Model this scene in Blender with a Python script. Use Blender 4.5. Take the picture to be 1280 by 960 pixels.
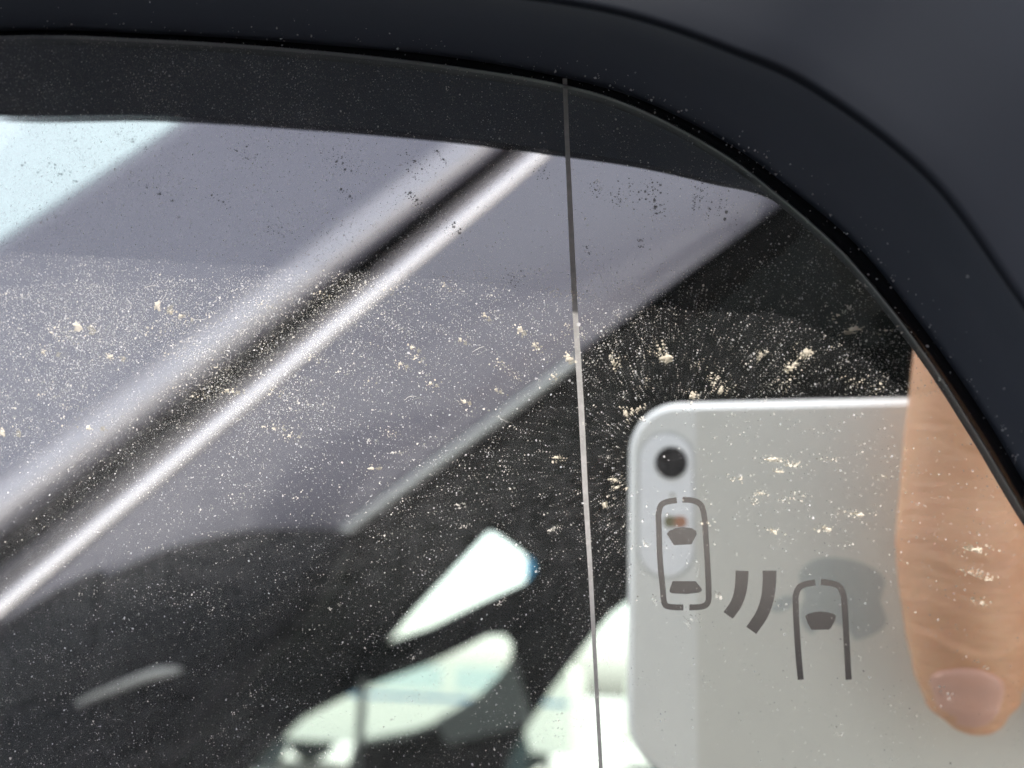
import bpy, bmesh, math, random
import numpy as np
from mathutils import Vector, Matrix
from mathutils.geometry import tessellate_polygon

for o in list(bpy.data.objects):
    bpy.data.objects.remove(o, do_unlink=True)
S = bpy.context.scene
C = S.collection
R = math.radians

# ---------------------------------------------------------------- camera
# World origin: the point of the mirror straight in front of the lens; the mirror
# lies in the XZ plane, the lens is 72 mm in front of it (at -Y). Metres throughout.
DIST = 0.072
FPX = 1130.0                      # focal length in pixels of the 1280 wide photograph
FOOT = (838.0, 578.0)             # where the lens sees itself
cam_d = bpy.data.cameras.new('camera')
cam = bpy.data.objects.new('camera', cam_d)
C.objects.link(cam)
S.camera = cam
cam_d.sensor_fit = 'HORIZONTAL'
cam_d.sensor_width = 4.89
cam_d.lens = 4.89 * FPX / 1280.0
cam_d.clip_start = 0.0008
cam_d.clip_end = 3000
_n = Vector((FOOT[0] - 640, -(FOOT[1] - 480), -FPX)).normalized()   # world +Y in camera space
# find rotation M (camera->world), right vector horizontal
# world +Y in cam coords = _n ; need right.z = 0
fx, fy, fz = _n
# rows of M: world axes expressed in camera coords. row Y = _n ; row Z must have x component 0
rowY = _n
rowZ = Vector((0, -rowY.z, rowY.y)).normalized()
if rowZ.y < 0: rowZ = -rowZ
rowX = rowY.cross(rowZ)
M3 = Matrix((rowX, rowY, rowZ))
CAMP = Vector((0, -DIST, 0))
cam.matrix_world = Matrix.Translation(CAMP) @ M3.to_4x4()
cam_d.dof.use_dof = True
cam_d.dof.focus_distance = 0.0745
cam_d.dof.aperture_fstop = 3.3
cam_d.dof.aperture_blades = 0

# ---------------------------------------------------------------- sky and sun
# The mirror is tilted back, its face looks TILT above the horizon. The mirror, the hands and
# the car are laid out in the mirror's own frame and turned into the world by TURN at the end.
TILT = R(14.0)
TURN = Matrix.Rotation(-TILT, 4, 'X')
to_sun = TURN.to_3x3() @ Vector((0.02, -math.cos(R(48.3)), math.sin(R(48.3)))).normalized()
SUN_EL = math.asin(to_sun.z)
W = bpy.data.worlds.new('World')
S.world = W
W.use_nodes = True
nt = W.node_tree
bg = nt.nodes['Background']
sky = nt.nodes.new('ShaderNodeTexSky')
sky.sky_type = 'NISHITA'
sky.sun_disc = False
sky.sun_elevation = SUN_EL
sky.sun_rotation = math.atan2(to_sun.x, to_sun.y)
sky.air_density = 1.0
sky.dust_density = 4.0
sky.ozone_density = 1.0
hz = nt.nodes.new('ShaderNodeHueSaturation')          # hazy, milky sky
hz.inputs['Saturation'].default_value = 0.33
nt.links.new(sky.outputs[0], hz.inputs['Color'])
nt.links.new(hz.outputs[0], bg.inputs[0])
bg.inputs[1].default_value = 0.15
sl = bpy.data.lights.new('sun', 'SUN')
sl.energy = 2.0
sl.angle = R(0.53)
sl.color = (1.0, 0.95, 0.87)
sun = bpy.data.objects.new('sun', sl)
C.objects.link(sun)
sun.rotation_euler = to_sun.to_track_quat('Z', 'Y').to_euler()
sun.location = (0, -3, 4)

S.view_settings.view_transform = 'Standard'
S.view_settings.look = 'None'
S.view_settings.gamma = 1
S.view_settings.use_curve_mapping = False
S.view_settings.exposure = 2.1
S.cycles.blur_glossy = 1.0
S.cycles.max_bounces = 12
S.cycles.glossy_bounces = 6
S.cycles.transparent_max_bounces = 24
S.cycles.sample_clamp_indirect = 4.0

# ---------------------------------------------------------------- helpers
def ray(px, py):
    d = Vector((px - 640.0, -(py - 480.0), -FPX))
    return M3 @ d
def on(px, py, y):
    """point seen in pixel (px,py) of the photo on the plane Y=y (y>0: seen through the mirror)"""
    d = ray(px, py)
    t = (y - CAMP.y) / d.y
    return CAMP + d * t
def refl(px, py, d):
    """real point d metres in front of the mirror whose reflection is seen in that pixel"""
    p = on(px, py, d)
    return Vector((p.x, -p.y, p.z))

def tag(o, label=None, cat=None, group=None, kind=None):
    if label: o['label'] = label
    if cat: o['category'] = cat
    if group: o['group'] = group
    if kind: o['kind'] = kind
    return o
def empty(name, loc=(0, 0, 0)):
    o = bpy.data.objects.new(name, None)
    o.empty_display_size = 0.02
    o.location = loc
    C.objects.link(o)
    return o
def mesh(name, verts, faces, mat=None, parent=None, smooth=False):
    me = bpy.data.meshes.new(name)
    loc = Vector(parent.matrix_world.translation) if parent else Vector((0, 0, 0))
    me.from_pydata([tuple(v) for v in verts], [], faces)
    me.update()
    if mat: me.materials.append(mat)
    if smooth: me.polygons.foreach_set('use_smooth', [True] * len(me.polygons))
    o = bpy.data.objects.new(name, me)
    C.objects.link(o)
    if parent:
        o.parent = parent
        o.matrix_parent_inverse = Matrix.Translation(-root_loc(parent))
    return o
def root_loc(p):
    l = Vector((0, 0, 0))
    while p:
        l += p.location
        p = p.parent
    return l
def bmobj(name, bm, mat=None, parent=None, smooth=False):
    bmesh.ops.recalc_face_normals(bm, faces=bm.faces)
    me = bpy.data.meshes.new(name)
    bm.to_mesh(me); bm.free()
    if mat: me.materials.append(mat)
    if smooth: me.polygons.foreach_set('use_smooth', [True] * len(me.polygons))
    o = bpy.data.objects.new(name, me)
    C.objects.link(o)
    if parent:
        o.parent = parent
        o.matrix_parent_inverse = Matrix.Translation(-root_loc(parent))
    return o
def fix_normals(o):
    bm = bmesh.new(); bm.from_mesh(o.data)
    bmesh.ops.recalc_face_normals(bm, faces=bm.faces)
    bm.to_mesh(o.data); bm.free()
def catmull(pts, n, closed=True):
    P = [Vector(p) for p in pts]; out = []; N = len(P)
    segs = N if closed else N - 1
    for i in range(segs):
        if closed: a, b, c, d = P[i-1], P[i], P[(i+1) % N], P[(i+2) % N]
        else: a, b, c, d = P[max(i-1, 0)], P[i], P[i+1], P[min(i+2, N-1)]
        for k in range(n):
            t = k / n
            out.append(0.5 * ((2*b) + (c-a)*t + (2*a-5*b+4*c-d)*t*t + (-a+3*b-3*c+d)*t**3))
    if not closed: out.append(P[-1])
    return out
def loft(rings, closed=True):
    v = []; f = []; n = len(rings[0])
    for r in rings: v += list(r)
    for i in range(len(rings) - 1):
        for k in range(n if closed else n - 1):
            a = i*n + k; b = i*n + (k+1) % n
            f.append((a, b, b + n, a + n))
    return v, f
def poly_prism(outer, holes, off, thick):
    """flat polygon (3D points) with holes, extruded by vector off*thick"""
    loops = [outer] + list(holes)
    allp = [p for l in loops for p in l]
    tris = tessellate_polygon(loops)
    n = len(allp)
    v = [Vector(p) for p in allp] + [Vector(p) + off*thick for p in allp]
    f = [tuple(t) for t in tris] + [tuple(n + i for i in reversed(t)) for t in tris]
    s = 0
    for l in loops:
        m = len(l)
        for k in range(m):
            a = s + k; b = s + (k+1) % m
            f.append((a, b, b+n, a+n))
        s += m
    return v, f
def bevel_box(bm, c, size, r=0.0, seg=2, rot=None):
    res = bmesh.ops.create_cube(bm, size=1.0)
    vs = res['verts']
    for v in vs: v.co = Vector((v.co.x*size[0], v.co.y*size[1], v.co.z*size[2]))
    if r > 0:
        es = list({e for v in vs for e in v.link_edges})
        out = bmesh.ops.bevel(bm, geom=es, offset=r, segments=seg, affect='EDGES', profile=0.5)
        vs = list({v for f in out['faces'] for v in f.verts} | {v for v in vs if v.is_valid})
    for v in vs:
        co = v.co.copy()
        if rot: co = rot @ co
        v.co = co + Vector(c)

# ---------------------------------------------------------------- materials
def mat(name, col, rough=0.5, metal=0.0, spec=0.5, noise=None, bump=None, coat=0.0, emit=None):
    m = bpy.data.materials.new(name); m.use_nodes = True
    t = m.node_tree; b = t.nodes['Principled BSDF']
    b.inputs['Base Color'].default_value = (*col, 1)
    b.inputs['Roughness'].default_value = rough
    b.inputs['Metallic'].default_value = metal
    b.inputs['Specular IOR Level'].default_value = spec
    b.inputs['Coat Weight'].default_value = coat
    tc = t.nodes.new('ShaderNodeTexCoord')
    if noise:                       # (scale, amount, detail)
        n = t.nodes.new('ShaderNodeTexNoise'); n.inputs['Scale'].default_value = noise[0]
        n.inputs['Detail'].default_value = noise[2] if len(noise) > 2 else 4
        t.links.new(tc.outputs['Object'], n.inputs['Vector'])
        mx = t.nodes.new('ShaderNodeMix'); mx.data_type = 'RGBA'
        mx.inputs[6].default_value = (*[c*(1-noise[1]) for c in col], 1)
        mx.inputs[7].default_value = (*[min(1, c*(1+noise[1])) for c in col], 1)
        t.links.new(n.outputs['Fac'], mx.inputs[0])
        t.links.new(mx.outputs[2], b.inputs['Base Color'])
    if bump:                        # (scale, strength, distance)
        n = t.nodes.new('ShaderNodeTexNoise'); n.inputs['Scale'].default_value = bump[0]
        n.inputs['Detail'].default_value = 5
        t.links.new(tc.outputs['Object'], n.inputs['Vector'])
        bp = t.nodes.new('ShaderNodeBump'); bp.inputs['Strength'].default_value = bump[1]
        bp.inputs['Distance'].default_value = bump[2]
        t.links.new(n.outputs['Fac'], bp.inputs['Height'])
        t.links.new(bp.outputs[0], b.inputs['Normal'])
    return m
def thin_glass(name, tint, refl_w=0.08, rough=0.0, film=None):
    """thin pane: clear transmission plus a faint mirror reflection, optional dusty film"""
    m = bpy.data.materials.new(name); m.use_nodes = True
    t = m.node_tree; t.nodes.clear()
    out = t.nodes.new('ShaderNodeOutputMaterial')
    tr = t.nodes.new('ShaderNodeBsdfTransparent'); tr.inputs[0].default_value = (*tint, 1)
    gl = t.nodes.new('ShaderNodeBsdfGlossy'); gl.inputs['Roughness'].default_value = rough
    fr = t.nodes.new('ShaderNodeFresnel'); fr.inputs[0].default_value = 1.45
    mu = t.nodes.new('ShaderNodeMath'); mu.operation = 'MULTIPLY'; mu.inputs[1].default_value = refl_w / 0.034
    mu.use_clamp = True
    t.links.new(fr.outputs[0], mu.inputs[0])
    mx = t.nodes.new('ShaderNodeMixShader')
    t.links.new(mu.outputs[0], mx.inputs[0]); t.links.new(tr.outputs[0], mx.inputs[1]); t.links.new(gl.outputs[0], mx.inputs[2])
    last = mx
    if film:
        tc = t.nodes.new('ShaderNodeTexCoord')
        n1 = t.nodes.new('ShaderNodeTexNoise'); n1.inputs['Scale'].default_value = 55; n1.inputs['Detail'].default_value = 6
        n2 = t.nodes.new('ShaderNodeTexNoise'); n2.inputs['Scale'].default_value = 900; n2.inputs['Detail'].default_value = 3
        t.links.new(tc.outputs['Object'], n1.inputs['Vector']); t.links.new(tc.outputs['Object'], n2.inputs['Vector'])
        a = t.nodes.new('ShaderNodeMath'); a.operation = 'MULTIPLY'
        t.links.new(n1.outputs['Fac'], a.inputs[0]); t.links.new(n2.outputs['Fac'], a.inputs[1])
        r = t.nodes.new('ShaderNodeMapRange'); r.inputs[1].default_value = 0.10; r.inputs[2].default_value = 0.42
        r.inputs[3].default_value = film[0]; r.inputs[4].default_value = film[1]
        t.links.new(a.outputs[0], r.inputs[0])
        df = t.nodes.new('ShaderNodeBsdfDiffuse'); df.inputs[0].default_value = (0.62, 0.62, 0.66, 1)
        m2 = t.nodes.new('ShaderNodeMixShader')
        # the film is thicker towards the near corner of the glass (-X) where dust collected
        sx = t.nodes.new('ShaderNodeSeparateXYZ'); t.links.new(tc.outputs['Object'], sx.inputs[0])
        g = t.nodes.new('ShaderNodeMapRange'); g.inputs[1].default_value = 0.0; g.inputs[2].default_value = -0.06
        g.inputs[3].default_value = 0.45; g.inputs[4].default_value = 1.6
        t.links.new(sx.outputs[0], g.inputs[0])
        mm = t.nodes.new('ShaderNodeMath'); mm.operation = 'MULTIPLY'
        t.links.new(r.outputs[0], mm.inputs[0]); t.links.new(g.outputs[0], mm.inputs[1])
        t.links.new(mm.outputs[0], m2.inputs[0]); t.links.new(mx.outputs[0], m2.inputs[1]); t.links.new(df.outputs[0], m2.inputs[2])
        last = m2
    t.links.new(last.outputs[0], out.inputs[0])
    return m
def dusty(name, col, alpha):
    m = bpy.data.materials.new(name); m.use_nodes = True
    t = m.node_tree; t.nodes.clear()
    out = t.nodes.new('ShaderNodeOutputMaterial')
    tr = t.nodes.new('ShaderNodeBsdfTransparent')
    df = t.nodes.new('ShaderNodeBsdfDiffuse'); df.inputs[0].default_value = (*col, 1)
    mx = t.nodes.new('ShaderNodeMixShader'); mx.inputs[0].default_value = alpha
    t.links.new(tr.outputs[0], mx.inputs[1]); t.links.new(df.outputs[0], mx.inputs[2]); t.links.new(mx.outputs[0], out.inputs[0])
    return m

M = {}
M['silver'] = mat('mirror_silver', (0.765, 0.765, 0.755), 0.0, 1.0)
M['face'] = thin_glass('mirror_front_glass', (0.98, 0.99, 0.985), 0.02, film=(0.005, 0.042))
M['symbol'] = mat('etched_symbol_grey', (0.058, 0.053, 0.052), 0.7, spec=0.2)
M['line'] = mat('etched_line_grey', (0.22, 0.212, 0.215), 0.6, noise=(1400, 0.4, 8))
M['bezel'] = mat('black_glass_margin', (0.006, 0.0065, 0.008), 0.12, spec=0.5)
M['glassedge'] = mat('ground_glass_edge', (0.045, 0.05, 0.055), 0.4)
M['plastic'] = mat('darkened_outer_housing_plastic', (0.0072, 0.0090, 0.0135), 0.6, spec=0.06, noise=(60, 0.12), bump=(2600, 0.06, 0.00008))  # same plastic as the inner wall, darkened to offset the sun on it
M['rim'] = mat('lightened_inner_housing_plastic', (0.040, 0.046, 0.061), 0.6, spec=0.12, noise=(40, 0.12), bump=(2600, 0.05, 0.00008))  # same plastic as the shell, lightened because this wall lies in shade
M['paint'] = mat('mauve_grey_car_paint', (0.160, 0.153, 0.190), 0.38, 0.35, coat=0.6)
M['edgesheen'] = mat('painted_bright_sheen', (0.88, 0.82, 0.82), 0.27, 0.75)  # sky highlight of the paint edge, put into a pale metal
M['edgesheen2'] = mat('painted_soft_sheen', (0.42, 0.40, 0.43), 0.36, 0.6)  # dimmer edge highlight, likewise put into the colour
M['rubber'] = mat('black_rubber_seal', (0.006, 0.006, 0.006), 0.8, spec=0.08)
M['trim'] = mat('bright_window_trim', (0.45, 0.46, 0.45), 0.4, 0.4)
M['basepl'] = mat('black_mirror_base_plastic', (0.004, 0.0045, 0.0055), 0.6, spec=0.10, noise=(30, 0.2))
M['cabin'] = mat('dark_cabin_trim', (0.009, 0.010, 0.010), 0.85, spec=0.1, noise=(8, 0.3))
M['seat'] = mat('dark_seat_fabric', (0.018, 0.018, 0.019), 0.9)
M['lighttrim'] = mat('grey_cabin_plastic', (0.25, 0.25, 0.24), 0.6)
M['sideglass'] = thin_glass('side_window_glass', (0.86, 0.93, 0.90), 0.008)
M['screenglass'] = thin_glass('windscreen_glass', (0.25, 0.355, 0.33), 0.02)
M['farglass'] = thin_glass('far_window_glass', (0.93, 0.98, 0.95), 0.02)
M['alu'] = mat('silver_aluminium', (0.74, 0.72, 0.66), 0.45, 0.05, noise=(40, 0.04))
M['whiteglass'] = mat('white_glass_strip', (0.86, 0.85, 0.81), 0.25)
M['whitepill'] = mat('bright_white_window', (0.97, 0.97, 0.985), 0.3)
M['chamfer'] = mat('polished_chamfer', (0.97, 0.97, 0.95), 0.5, 0.0)
M['ringshade'] = mat('painted_window_shade', (0.62, 0.62, 0.60), 0.4)  # darker tone imitating a soft shadow
M['lens'] = mat('black_lens', (0.004, 0.004, 0.005), 0.1)
M['logo'] = mat('polished_grey_logo', (0.50, 0.52, 0.50), 0.4, 0.1)
M['amber'] = mat('amber_flash_led', (0.46, 0.22, 0.13), 0.4)
M['olive'] = mat('olive_flash_led', (0.23, 0.21, 0.12), 0.4)
M['screen'] = mat('black_phone_screen', (0.01, 0.01, 0.012), 0.08)
M['vanwhite'] = mat('cream_white_van_paint', (0.88, 0.87, 0.76), 0.4)
M['vanblue'] = mat('blue_van_stripe', (0.03, 0.22, 0.42), 0.4)
M['skywindow'] = mat('car_window_painted_sky', (0.66, 0.78, 0.74), 0.1)  # bright sky seen through the windows, put into an opaque pale colour
M['tyre'] = mat('dark_tyre', (0.03, 0.05, 0.05), 0.8)
M['asphalt'] = mat('asphalt', (0.35, 0.345, 0.33), 0.9, noise=(3, 0.25, 8))
M['sleeve'] = mat('dark_sleeve_fabric', (0.015, 0.016, 0.02), 0.9, bump=(300, 0.3, 0.001))

# ---------------------------------------------------------------- ground
bm = bmesh.new()
bmesh.ops.create_grid(bm, x_segments=40, y_segments=40, size=400)
g = bmobj('road', bm, M['asphalt']); g.location.z = -1.0
tag(g, kind='structure')

# ================================================================= SIDE MIRROR
mirror = empty('side_mirror', (0, 0, 0))
tag(mirror, 'black car wing mirror with dusty glass, etched blind-spot symbol and a vertical dividing line', 'wing mirror')

A_px = [(0, 50), (200, 54), (400, 68), (560, 86), (705, 110), (800, 140), (900, 193), (970, 245), (1060, 326), (1150, 438), (1220, 545), (1280, 645)]
B_px = [(0, 38), (200, 42), (400, 55), (565, 71), (712, 98), (808, 127), (912, 180), (984, 232), (1075, 310), (1166, 425), (1238, 530), (1297, 630)]
LIP = [('v', 0, 150, 18.5), ('v', 200, 151, 18.3), ('v', 400, 163, 17.5), ('v', 560, 177, 16.5), ('v', 705, 195, 16), ('v', 800, 209, 15.5),
       ('v', 890, 229, 14.2), ('v', 968, 250, 12.6), ('b', 8, 2.8, 11.6), ('b', 9, 2.8, 10.5), ('b', 10, 2.8, 10), ('b', 11, 2.8, 9.2)]
# rest of the outline, in millimetres on the glass (x, z)
REST = [(34, -20), (34, -40), (26, -60), (4, -73), (-40, -79), (-90, -77), (-128, -62), (-143, -32), (-141, 8), (-120, 33), (-88, 39.5)]
def outward(pts, k):
    n = len(pts); t = pts[(k+1) % n] - pts[k-1]
    return Vector((-t.z, 0, t.x)).normalized()
def orient(pts):      # outline runs clockwise seen from the camera: outward is left of travel
    return pts
A = [on(x, y, 0.0) for x, y in A_px] + [Vector((x/1000, 0, z/1000)) for x, z in REST]
OUT = [outward(A, k) for k in range(len(A))]
nA = len(A_px)
B = [on(x, y, 0.0) for x, y in B_px] + [A[nA+i] + OUT[nA+i]*0.0011 for i in range(len(REST))]
L = []
for (kind, x, y, h) in LIP:
    h /= 1000
    p = on(x, y, h) if kind == 'v' else B[x] + OUT[x]*y/1000
    L.append(Vector((p.x, -h, p.z)))
hs = [9, 10, 11, 11, 12, 13, 14, 15, 16, 17, 17]
for i in range(len(REST)):
    L.append(A[nA+i] + OUT[nA+i]*0.0035 + Vector((0, -hs[i]/1000, 0)))
NS = 10
Ac, Bc, Lc, Oc = (catmull(q, NS) for q in (A, B, L, OUT))
Oc = [o.normalized() for o in Oc]
NN = len(Ac)
Y = Vector((0, 1, 0))
def mixr(P, Q, t, dy=0.0, ow=0.0):
    return [p.lerp(q, t) + Y*dy + Oc[i]*ow for i, (p, q) in enumerate(zip(P, Q))]
# silvered back plane (the reflecting layer) at Y=0
ring_in = [a*0.0 + a for a in Ac]
v = [Vector(a) for a in Ac]
o = mesh('mirror_glass', v, [tuple(range(NN))], M['silver'], mirror)
TG = 0.00098
glass_top = [a - Oc[i]*0.00012 + Vector((0, -TG, 0)) for i, a in enumerate(Ac)]
o2 = mesh('front_glass_face', glass_top, [tuple(range(NN))], M['face'], o)
# ground edge of the glass
ve, fe = loft([glass_top, [a + Vector((0, -TG*0.8, 0)) for a in Ac], [a + Vector((0, 0.0003, 0)) for a in Ac]])
mesh('ground_glass_edge', ve, fe, M['glassedge'], o, True)
# glossy black margin between glass and housing
bz = [mixr(Ac, Bc, 0.02, 0.00005), mixr(Ac, Bc, 0.5, 0.0000), mixr(Ac, Bc, 1.06, 0.00015)]
bv, bf = loft(bz)
mesh('black_margin', bv, bf, M['bezel'], mirror, True)
# housing: from the inner lip out over the rim, round the shell and closed behind
rings = [mixr(Bc, Lc, 0.0, 0.003), mixr(Bc, Lc, 0.0, 0.0002), mixr(Bc, Lc, 0.0, -0.0006, 0.00006), mixr(Bc, Lc, 0.0, -0.0010, 0.00028),
         mixr(Bc, Lc, 0.10, -0.0005, 0.0008), mixr(Bc, Lc, 0.25, 0.0004, 0.0013), mixr(Bc, Lc, 0.45, 0.0010, 0.0016), mixr(Bc, Lc, 0.65, 0.0009, 0.0014),
         mixr(Bc, Lc, 0.82, 0.0004, 0.0008), mixr(Bc, Lc, 0.93, -0.0002, 0.0001), mixr(Lc, Lc, 0, -0.00005, -0.0001), mixr(Lc, Lc, 0, -0.0001, 0.0004),
         mixr(Lc, Lc, 0, 0.0002, 0.0022), mixr(Lc, Lc, 0, 0.0012, 0.008), mixr(Lc, Lc, 0, 0.0035, 0.018),
         mixr(Lc, Lc, 0, 0.010, 0.027), mixr(Lc, Lc, 0, 0.024, 0.0325), mixr(Lc, Lc, 0, 0.044, 0.030)]
cen = Vector((-0.054, 0, -0.02))
for s, dy in ((0.92, 0.060), (0.78, 0.072), (0.58, 0.081), (0.34, 0.087), (0.1, 0.089)):
    last = mixr(Lc, Lc, 0, 0, 0.026)
    rings.append([Vector((cen.x + (p.x-cen.x)*s, -0.012 + dy, cen.z + (p.z-cen.z)*s)) for p in last])
LIPI = 9  # the paler inner colour ends before the sunlit roll of the lip
rv_, rf0 = loft(rings[:LIPI+1])
fix_normals(mesh('inner_rim', rv_, rf0, M['rim'], mirror, True))
rings = rings[LIPI:]
hv, hf = loft(rings)
hv.append(Vector((cen.x, 0.0775, cen.z)))
nb = (len(rings)-1)*NN
for k in range(NN): hf.append((nb+k, nb+(k+1) % NN, len(hv)-1))
ho = mesh('housing', hv, hf, M['plastic'], mirror, True)
fix_normals(ho)
# backing plate inside
bp = mesh('backing_plate', [b + Vector((0, 0.0026, 0)) for b in Bc], [tuple(range(NN))], M['bezel'], mirror)

# vertical dividing line (coating removed), on the silver layer
YL = -0.00002
ctr = [(706, 98), (709, 180), (714, 290), (719, 392), (726, 500), (732, 620), (738, 715), (744, 830), (751, 960), (760, 1150), (772, 1400), (786, 1640)]
wd = [2.9, 2.9, 3.3, 3.4, 3.6, 3.3, 2.8, 2.5, 2.5, 2.5, 2.5, 2.5]
lv = []
for (x, y), w in zip(ctr, wd):
    lv += [on(x-w, y, YL), on(x+w, y, YL)]
lv = [p for p in lv]
mesh('dividing_line', lv, [(2*i, 2*i+1, 2*i+3, 2*i+2) for i in range(len(ctr)-1)], M['line'], o)

# blind spot symbol
def zp(x, y): return (780 + x/3.5563, 600 + y/3.5563)
def stroke(name, pts, w0, w1=None, n=6, th=0.00003):
    w1 = w0 if w1 is None else w1
    P = catmull([Vector((*zp(*p), 0)) for p in pts], n, closed=False)
    v = []; f = []
    m = len(P)
    for i, p in enumerate(P):
        t = (P[min(i+1, m-1)] - P[max(i-1, 0)]).normalized()
        nn = Vector((-t.y, t.x, 0)); w = (w0 + (w1-w0)*i/(m-1))/3.5563/2
        a, b = p + nn*w, p - nn*w
        v += [on(a.x, a.y, -th), on(b.x, b.y, -th), ]
    f = [(2*i, 2*i+1, 2*i+3, 2*i+2) for i in range(m-1)]
    return mesh(name, v, f, M['symbol'], o)
def patch(name, pts):
    return mesh(name, [on(*zp(*p), -0.00003) for p in pts], [tuple(range(len(pts)))], M['symbol'], o)
stroke('car_symbol_outline', [(235, 90), (192, 97), (165, 112), (154, 150), (155, 200), (160, 350), (172, 480), (180, 548), (204, 564), (264, 567)], 26)
stroke('car_symbol_outline', [(260, 88), (308, 92), (342, 112), (357, 160), (363, 240), (370, 350), (376, 480), (374, 540), (350, 562), (290, 567)], 26)
patch('windscreen_symbol', [(191, 240), (200, 226), (228, 214), (262, 209), (300, 214), (320, 226), (324, 240), (301, 286), (221, 290)])
patch('rear_window_symbol', [(216, 450), (319, 450), (345, 484), (346, 492), (335, 500), (275, 507), (215, 504), (203, 498), (202, 490)])
stroke('wave_symbol', [(525, 404), (523, 450), (516, 500), (498, 552), (463, 602)], 59, 50)
stroke('wave_symbol', [(647, 403), (646, 460), (637, 530), (612, 600), (566, 669)], 62, 54)
stroke('car_symbol_outline', [(850, 456), (808, 463), (778, 480), (764, 515), (764, 560), (767, 640), (776, 780), (786, 888)], 27)
stroke('car_symbol_outline', [(876, 454), (925, 460), (958, 475), (976, 512), (981, 560), (986, 640), (992, 760), (999, 888)], 27)
patch('windscreen_symbol', [(806, 606), (818, 595), (845, 588), (875, 585), (905, 588), (932, 596), (943, 604), (938, 625), (922, 655), (912, 665), (834, 666), (818, 640)])

# mounting arm and base that join the mirror to the car (behind / beside the glass)
arm_path = [Vector((-0.10, 0.045, -0.055)), Vector((-0.125, 0.03, -0.10)), Vector((-0.16, -0.03, -0.125)), Vector((-0.21, -0.12, -0.14)), Vector((-0.25, -0.22, -0.14)), Vector((-0.27, -0.30, -0.14))]
def tube(path, radii, n=20, flat=(1, 1)):
    P = catmull(path, 6, closed=False); m = len(P); rings = []
    for i, p in enumerate(P):
        t = (P[min(i+1, m-1)] - P[max(i-1, 0)]).normalized()
        a = t.cross(Vector((0, 0, 1))).normalized(); b = a.cross(t)
        s = i/(m-1)*(len(radii)-1); k = min(int(s), len(radii)-2); r = radii[k] + (radii[k+1]-radii[k])*(s-k)
        rings.append([p + a*math.cos(2*math.pi*j/n)*r*flat[0] + b*math.sin(2*math.pi*j/n)*r*flat[1] for j in range(n)])
    v, f = loft(rings)
    f.append(tuple(range(n))); f.append(tuple(range(len(v)-n, len(v))))
    return v, f
av, af = tube(arm_path, [0.028, 0.03, 0.026, 0.026, 0.032, 0.045], 20, (1, 0.8))
fix_normals(mesh('mounting_arm', av, af, M['basepl'], mirror, True))

# ================================================================= DUST
rng = np.random.default_rng(7)
def specks(name, n, xz, rad, m, parent=None, y=-TG-0.00002, sides=5, aspect=1.0):
    pass
def inside_mask(x, z):
    # point in polygon (glass outline)
    poly = [(a.x, a.z) for a in Ac]
    ins = np.zeros(len(x), bool); j = len(poly)-1
    for i in range(len(poly)):
        xi, zi = poly[i]; xj, zj = poly[j]
        c = ((zi > z) != (zj > z)) & (x < (xj-xi)*(z-zi)/(zj-zi+1e-12)+xi)
        ins ^= c; j = i
    return ins
def vnoise(x, z, s, seed):
    r = np.random.default_rng(seed); G = r.random((64, 64))
    u = x/s + 1000; w = z/s + 1000
    iu = np.floor(u).astype(int); iw = np.floor(w).astype(int); fu = u-iu; fw = w-iw
    fu = fu*fu*(3-2*fu); fw = fw*fw*(3-2*fw)
    g = lambda a, b: G[a % 64, b % 64]
    return (g(iu, iw)*(1-fu)*(1-fw)+g(iu+1, iw)*fu*(1-fw)+g(iu, iw+1)*(1-fu)*fw+g(iu+1, iw+1)*fu*fw)
def speck_mesh(name, x, z, rad, m, y0, kind=None, label=None, cat=None, parent=None, nv=5, elong=None, ang=None):
    n = len(x)
    a = rng.random(n)*6.283
    base = np.arange(nv)*2*np.pi/nv
    th = a[:, None] + base[None, :] + rng.normal(0, 0.18, (n, nv))
    rr = rad[:, None]*rng.uniform(0.55, 1.3, (n, nv))
    dx = rr*np.cos(th); dz = rr*np.sin(th)
    if elong is not None:
        e = elong[:, None]; ca = np.cos(ang)[:, None]; sa = np.sin(ang)[:, None]
        u = (dx*ca+dz*sa)*e; w = (-dx*sa+dz*ca)/np.sqrt(e)
        dx, dz = u*ca-w*sa, u*sa+w*ca
    V = np.zeros((n, nv, 3), np.float32)
    V[:, :, 0] = x[:, None]+dx; V[:, :, 2] = z[:, None]+dz
    V[:, :, 1] = y0 + rng.uniform(-1.5e-5, 0, n)[:, None] + rng.uniform(-1, 1, (n, nv))*rad[:, None]*0.35
    V[:, :, 1] = np.minimum(V[:, :, 1], -TG-3e-6)
    me = bpy.data.meshes.new(name)
    me.vertices.add(n*nv); me.vertices.foreach_set('co', V.ravel())
    me.loops.add(n*nv); me.loops.foreach_set('vertex_index', np.arange(n*nv, dtype=np.int32))
    me.polygons.add(n)
    me.polygons.foreach_set('loop_start', np.arange(0, n*nv, nv, dtype=np.int32))
    me.polygons.foreach_set('loop_total', np.full(n, nv, np.int32))
    me.update(); me.validate()
    me.materials.append(m)
    ob = bpy.data.objects.new(name, me); C.objects.link(ob)
    if parent: ob.parent = parent
    tag(ob, label, cat, None, kind)
    return ob
M['dust'] = dusty('pale_dust', (0.80, 0.77, 0.71), 0.45)
M['dustfine'] = dusty('fine_grey_dust', (0.78, 0.78, 0.80), 0.36)
M['fleck'] = dusty('dried_dirt_fleck', (0.72, 0.66, 0.55), 0.5)
M['darkdirt'] = dusty('dark_dirt', (0.05, 0.045, 0.035), 0.75)
def sample(n, dens, seed):
    r = np.random.default_rng(seed)
    x = r.uniform(-0.143, 0.036, n); z = r.uniform(-0.08, 0.043, n)
    k = inside_mask(x, z) & (r.random(n) < dens(x, z))
    return x[k], z[k]
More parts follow.
